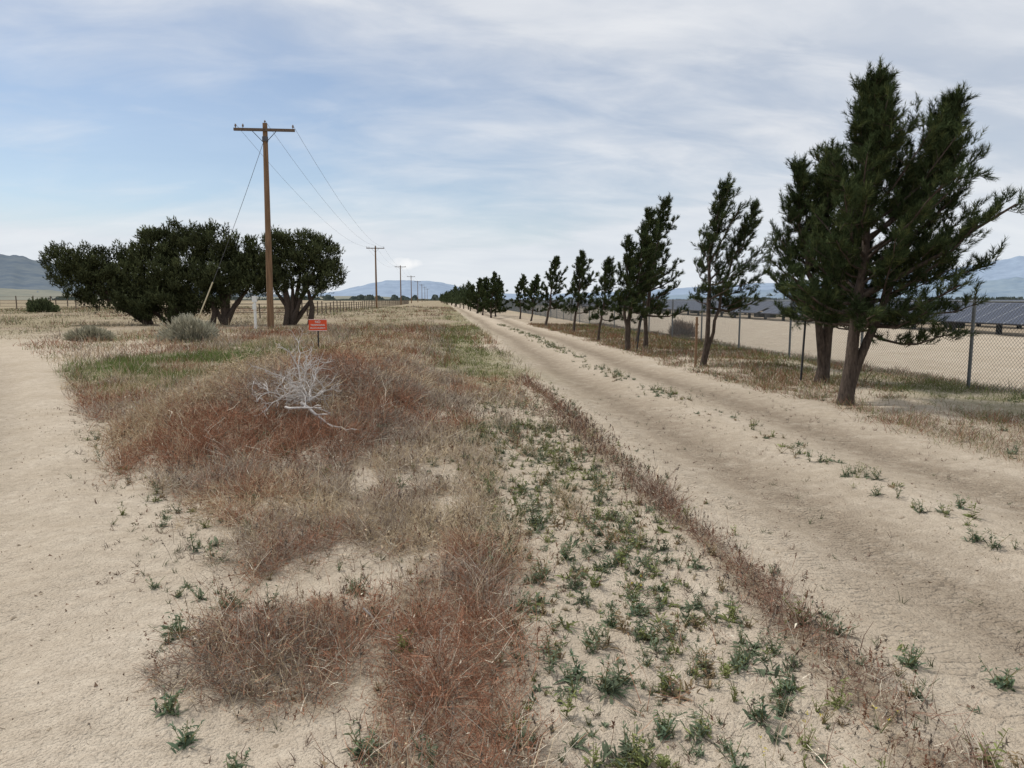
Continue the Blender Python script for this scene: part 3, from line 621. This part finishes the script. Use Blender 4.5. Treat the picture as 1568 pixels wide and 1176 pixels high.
# ------------------------------------------------------------------ solar array
m, nt, out = mk('solar_glass'); tc = N(nt, 'ShaderNodeTexCoord'); sp = N(nt, 'ShaderNodeSeparateXYZ', {0: tc.outputs['Object']})
fr = math_(nt, 'FRACT', math_(nt, 'MULTIPLY', sp.outputs[1], 1.0)); ln = math_(nt, 'LESS_THAN', fr, .05)
col = mixc(nt, ln, (.045, .055, .085), (.22, .23, .25))
p = N(nt, 'ShaderNodeBsdfPrincipled', {'Base Color': col, 'Roughness': .40, 'Specular IOR Level': .28}); nt.links.new(p.outputs[0], out.inputs[0]); M_sol = m
for r_ in range(14):
    rx = 25.5+r_*6.2+(r_ > 6)*8; b = MB()
    for seg in range(9):
        a0 = 12+seg*42; a1 = a0+41.2; ym = (a0+a1)/2
        b.box((rx, ym, 1.0), (2.3, a1-a0, .05), 0, ry=rad(-24))
        b.box((rx+.02, ym, .82), (.18, a1-a0, .18), 1); b.box((rx-.85, ym, .54), (.06, a1-a0, .14), 1)
        for q in np.arange(a0+.5, a1, 3.): b.box((rx, q, .41), (.16, .2, .82), 1)
        for q in np.arange(a0+1, a1, 5.): b.box((rx-.3, q, .40), (.5, .8, .42), 1)  # boxes added, like the oversized tube, to enlarge the dark shaded underside
    b.obj('solar_panel_row', [M_sol, M_dark])

def ranch(name, pts, sp, h, rails, r=.06):
    b = MB()
    for (a, c) in zip(pts[:-1], pts[1:]):
        a = np.array(a, float); c = np.array(c, float); n = int(np.linalg.norm(c-a)/sp)
        for q in range(n+1):
            p_ = a+(c-a)*q/n; hh_ = h*RNG.uniform(.9, 1.1); b.tube(np.array([[p_[0], p_[1], -.1], [p_[0]+RNG.normal(0, .03), p_[1], hh_]]), r, 6, 0)
        for rz in rails: b.tube(np.array([[a[0], a[1]-r, rz], [c[0], c[1]-r, rz]]), .03, 4, 0)
    b.obj(name, [M_grey])
ranch('ranch_fence', [(-13, 62), (-12.6, 150), (-12.4, 260)], 2.6, 1.35, (.5, .85, 1.2))
ranch('ranch_fence', [(-13, 62.5), (-26, 64)], 2.6, 1.3, (.5, .85, 1.2))
ranch('ranch_fence', [(-30, 118), (-130, 130)], 3.2, 1.5, (.5, .9, 1.35), .09)
ranch('ranch_fence', [(-60, 175), (-190, 190)], 4, 2.4, (.8, 1.4, 2.2), .14)

# ------------------------------------------------------------------ mountains
def ridge(name, az, hh_, R, col, colb, depth=1500, seed=1, rough=.12):
    A = np.linspace(az[0], az[-1], 300); Hh = np.interp(A, az, hh_); b = MB(); rows = 16; V = []
    for j_ in range(rows):
        t = j_/(rows-1); Rr = R-depth*(1-t)
        n = (fbm(A*1.6, A*0+t*4, 4, seed)-.5)
        z = Hh*t**1.2*(1+rough*3*n*(1.2-t*.7))*R
        V.append(np.stack([np.sin(np.radians(A))*Rr, np.cos(np.radians(A))*Rr, z-6+6*t], 1))
    V = np.array(V).reshape(-1, 3); i_ = np.arange(rows-1)[:, None]*300; j_ = np.arange(299)[None]
    b.add(V, np.stack([i_+j_, i_+j_+1, i_+301+j_, i_+300+j_], -1).reshape(-1, 4), 0, (1, 1, 1), True)
    m, nt, out = mk(name+'_hazy_rock'); tc = N(nt, 'ShaderNodeTexCoord')
    n_ = N(nt, 'ShaderNodeTexNoise', {'Vector': tc.outputs['Object'], 'Scale': .006, 'Detail': 9., 'Roughness': .75})
    c = mixc(nt, mrange(nt, n_.outputs[0], .40, .60), col, colb); d_ = N(nt, 'ShaderNodeBsdfDiffuse', {0: c}); nt.links.new(d_.outputs[0], out.inputs[0])  # bluish distance haze is mixed into the rock colour itself
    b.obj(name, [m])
k_ = 1/1095.
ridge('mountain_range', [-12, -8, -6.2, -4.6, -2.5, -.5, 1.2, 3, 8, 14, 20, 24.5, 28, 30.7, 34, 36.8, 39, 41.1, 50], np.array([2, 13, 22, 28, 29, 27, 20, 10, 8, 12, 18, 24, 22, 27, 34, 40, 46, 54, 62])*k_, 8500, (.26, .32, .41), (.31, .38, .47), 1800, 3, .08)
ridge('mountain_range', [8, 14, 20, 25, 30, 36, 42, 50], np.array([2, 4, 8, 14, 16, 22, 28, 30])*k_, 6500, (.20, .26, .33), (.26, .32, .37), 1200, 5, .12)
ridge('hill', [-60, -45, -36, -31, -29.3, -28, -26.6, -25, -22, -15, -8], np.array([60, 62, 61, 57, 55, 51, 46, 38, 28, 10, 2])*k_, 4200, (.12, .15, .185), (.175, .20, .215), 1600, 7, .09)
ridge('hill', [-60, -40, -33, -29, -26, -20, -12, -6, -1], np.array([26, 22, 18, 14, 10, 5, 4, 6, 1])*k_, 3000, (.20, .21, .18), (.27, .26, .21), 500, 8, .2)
b = MB()
for (a0, a1, R, h, cnt) in ((-9, 1, 900, 6, 5000), (-27, -9, 1300, 5, 4000), (10, 45, 1500, 5, 5000)):
    a = np.radians(RNG.uniform(a0, a1, cnt)); n_ = vnoise(a*180, a*0, 77); hh_ = h*ss(n_, .35, .8)*RNG.random(cnt)+.5
    P0 = np.stack([np.sin(a)*R, np.cos(a)*R+RNG.normal(0, 15, cnt), hh_], 1); b.ribbons(np.stack([P0-[0, 0, 2.], P0+[0, 0, 1.2]], 1), np.array([3.2, 1.2]), np.array([.12, .145, .13])*RNG.uniform(.7, 1.3, (cnt, 1)), 0, np.tile([1., 0, 0], (cnt, 1)))
b.obj('distant_treeline', [M_needle])

# ------------------------------------------------------------------ sky, sun
SE, SA = 54, -55
w = bpy.data.worlds.new('World'); sc.world = w; w.use_nodes = True; nt = w.node_tree; nt.nodes.clear()
out = nt.nodes.new('ShaderNodeOutputWorld')
sky = N(nt, 'ShaderNodeTexSky', sky_type='NISHITA'); sky.sun_disc = False; sky.sun_elevation = rad(SE); sky.sun_rotation = rad(SA); sky.air_density = 1.; sky.dust_density = .5; sky.ozone_density = 2.
tc = N(nt, 'ShaderNodeTexCoord'); sp = N(nt, 'ShaderNodeSeparateXYZ', {0: tc.outputs['Generated']})
z = math_(nt, 'MAXIMUM', sp.outputs[2], 0.); zz = math_(nt, 'ADD', z, .28)
cx = math_(nt, 'DIVIDE', sp.outputs[0], zz); cy = math_(nt, 'DIVIDE', sp.outputs[1], zz)
cv = N(nt, 'ShaderNodeCombineXYZ', {0: cx, 1: cy})
mp = N(nt, 'ShaderNodeMapping', {'Vector': cv.outputs[0], 'Rotation': (0, 0, rad(-28)), 'Scale': (.8, 1.15, 1), 'Location': (3.1, 1.7, 0)})
na = N(nt, 'ShaderNodeTexNoise', {'Vector': mp.outputs[0], 'Scale': .85, 'Detail': 6., 'Roughness': .5, 'Distortion': .25}).outputs[0]
mp2 = N(nt, 'ShaderNodeMapping', {'Vector': cv.outputs[0], 'Rotation': (0, 0, rad(-32)), 'Scale': (.9, 2.0, 1)})
nb = N(nt, 'ShaderNodeTexNoise', {'Vector': mp2.outputs[0], 'Scale': 3., 'Detail': 8., 'Roughness': .57, 'Distortion': .4}).outputs[0]
cov = math_(nt, 'ADD', math_(nt, 'MULTIPLY', na, .78), math_(nt, 'MULTIPLY', nb, .22))
hi = mrange(nt, z, .24, .42, 0., .17); lo = mrange(nt, z, .02, .14, .30, 0.)
rt = mrange(nt, sp.outputs[0], .0, .5, 0., .22)
cl1 = math_(nt, 'MULTIPLY', mrange(nt, math_(nt, 'ABSOLUTE', math_(nt, 'SUBTRACT', z, .19)), 0., .13, 1., 0.), mrange(nt, math_(nt, 'ABSOLUTE', math_(nt, 'ADD', sp.outputs[0], .08)), .1, .5, 1., 0.))
cov = math_(nt, 'ADD', math_(nt, 'ADD', cov, hi), math_(nt, 'ADD', lo, math_(nt, 'SUBTRACT', rt, math_(nt, 'MULTIPLY', cl1, .10))))
f = mrange(nt, cov, .42, .66, .22, .97)
cc = mixc(nt, mrange(nt, math_(nt, 'ADD', math_(nt, 'MULTIPLY', na, .4), math_(nt, 'MULTIPLY', nb, .6)), .40, .62), (5.6, 6.05, 6.8), (7.4, 7.6, 7.95))
cc = mixc(nt, mrange(nt, z, .02, .22, .7, 0.), cc, (7.3, 7.75, 8.2))
col = mixc(nt, f, sky.outputs[0], cc)
ax = math_(nt, 'DIVIDE', sp.outputs[0], math_(nt, 'MAXIMUM', sp.outputs[1], .01))
ex = math_(nt, 'POWER', math_(nt, 'DIVIDE', math_(nt, 'ADD', ax, .050), .024), 2.); ez = math_(nt, 'POWER', math_(nt, 'DIVIDE', math_(nt, 'ADD', z, -.049), .0085), 2.)
nc = N(nt, 'ShaderNodeTexNoise', {'Vector': tc.outputs['Generated'], 'Scale': 60., 'Detail': 5.}).outputs[0]
blob = math_(nt, 'ADD', math_(nt, 'ADD', ex, ez), math_(nt, 'MULTIPLY', nc, 2.2))
fb = mrange(nt, blob, 1.2, 2.1, .85, 0.)
col = mixc(nt, math_(nt, 'MULTIPLY', fb, math_(nt, 'GREATER_THAN', sp.outputs[1], 0.)), col, (9., 9., 9.))
bg = N(nt, 'ShaderNodeBackground', {0: col, 1: .108}); nt.links.new(bg.outputs[0], out.inputs[0])
sl = bpy.data.lights.new('sun', 'SUN'); sl.energy = 2.6; sl.angle = rad(7); sl.color = (1, .965, .91)
so = bpy.data.objects.new('sun', sl); sc.collection.objects.link(so)
dv = Vector((math.sin(rad(SA))*math.cos(rad(SE)), math.cos(rad(SA))*math.cos(rad(SE)), math.sin(rad(SE)))); so.rotation_euler = dv.to_track_quat('Z', 'Y').to_euler()

# ------------------------------------------------------------------ camera
cd = bpy.data.cameras.new('camera'); cam = bpy.data.objects.new('camera', cd); sc.collection.objects.link(cam); sc.camera = cam
cam.location = (0, 0, 1.6); cam.rotation_euler = (rad(90-6.8), 0, rad(-5.5)); cd.sensor_width = 36; cd.lens = 36*1087/1568; cd.clip_start = .05; cd.clip_end = 30000
sc.view_settings.view_transform = 'Standard'; sc.view_settings.look = 'None'; sc.view_settings.exposure = 0
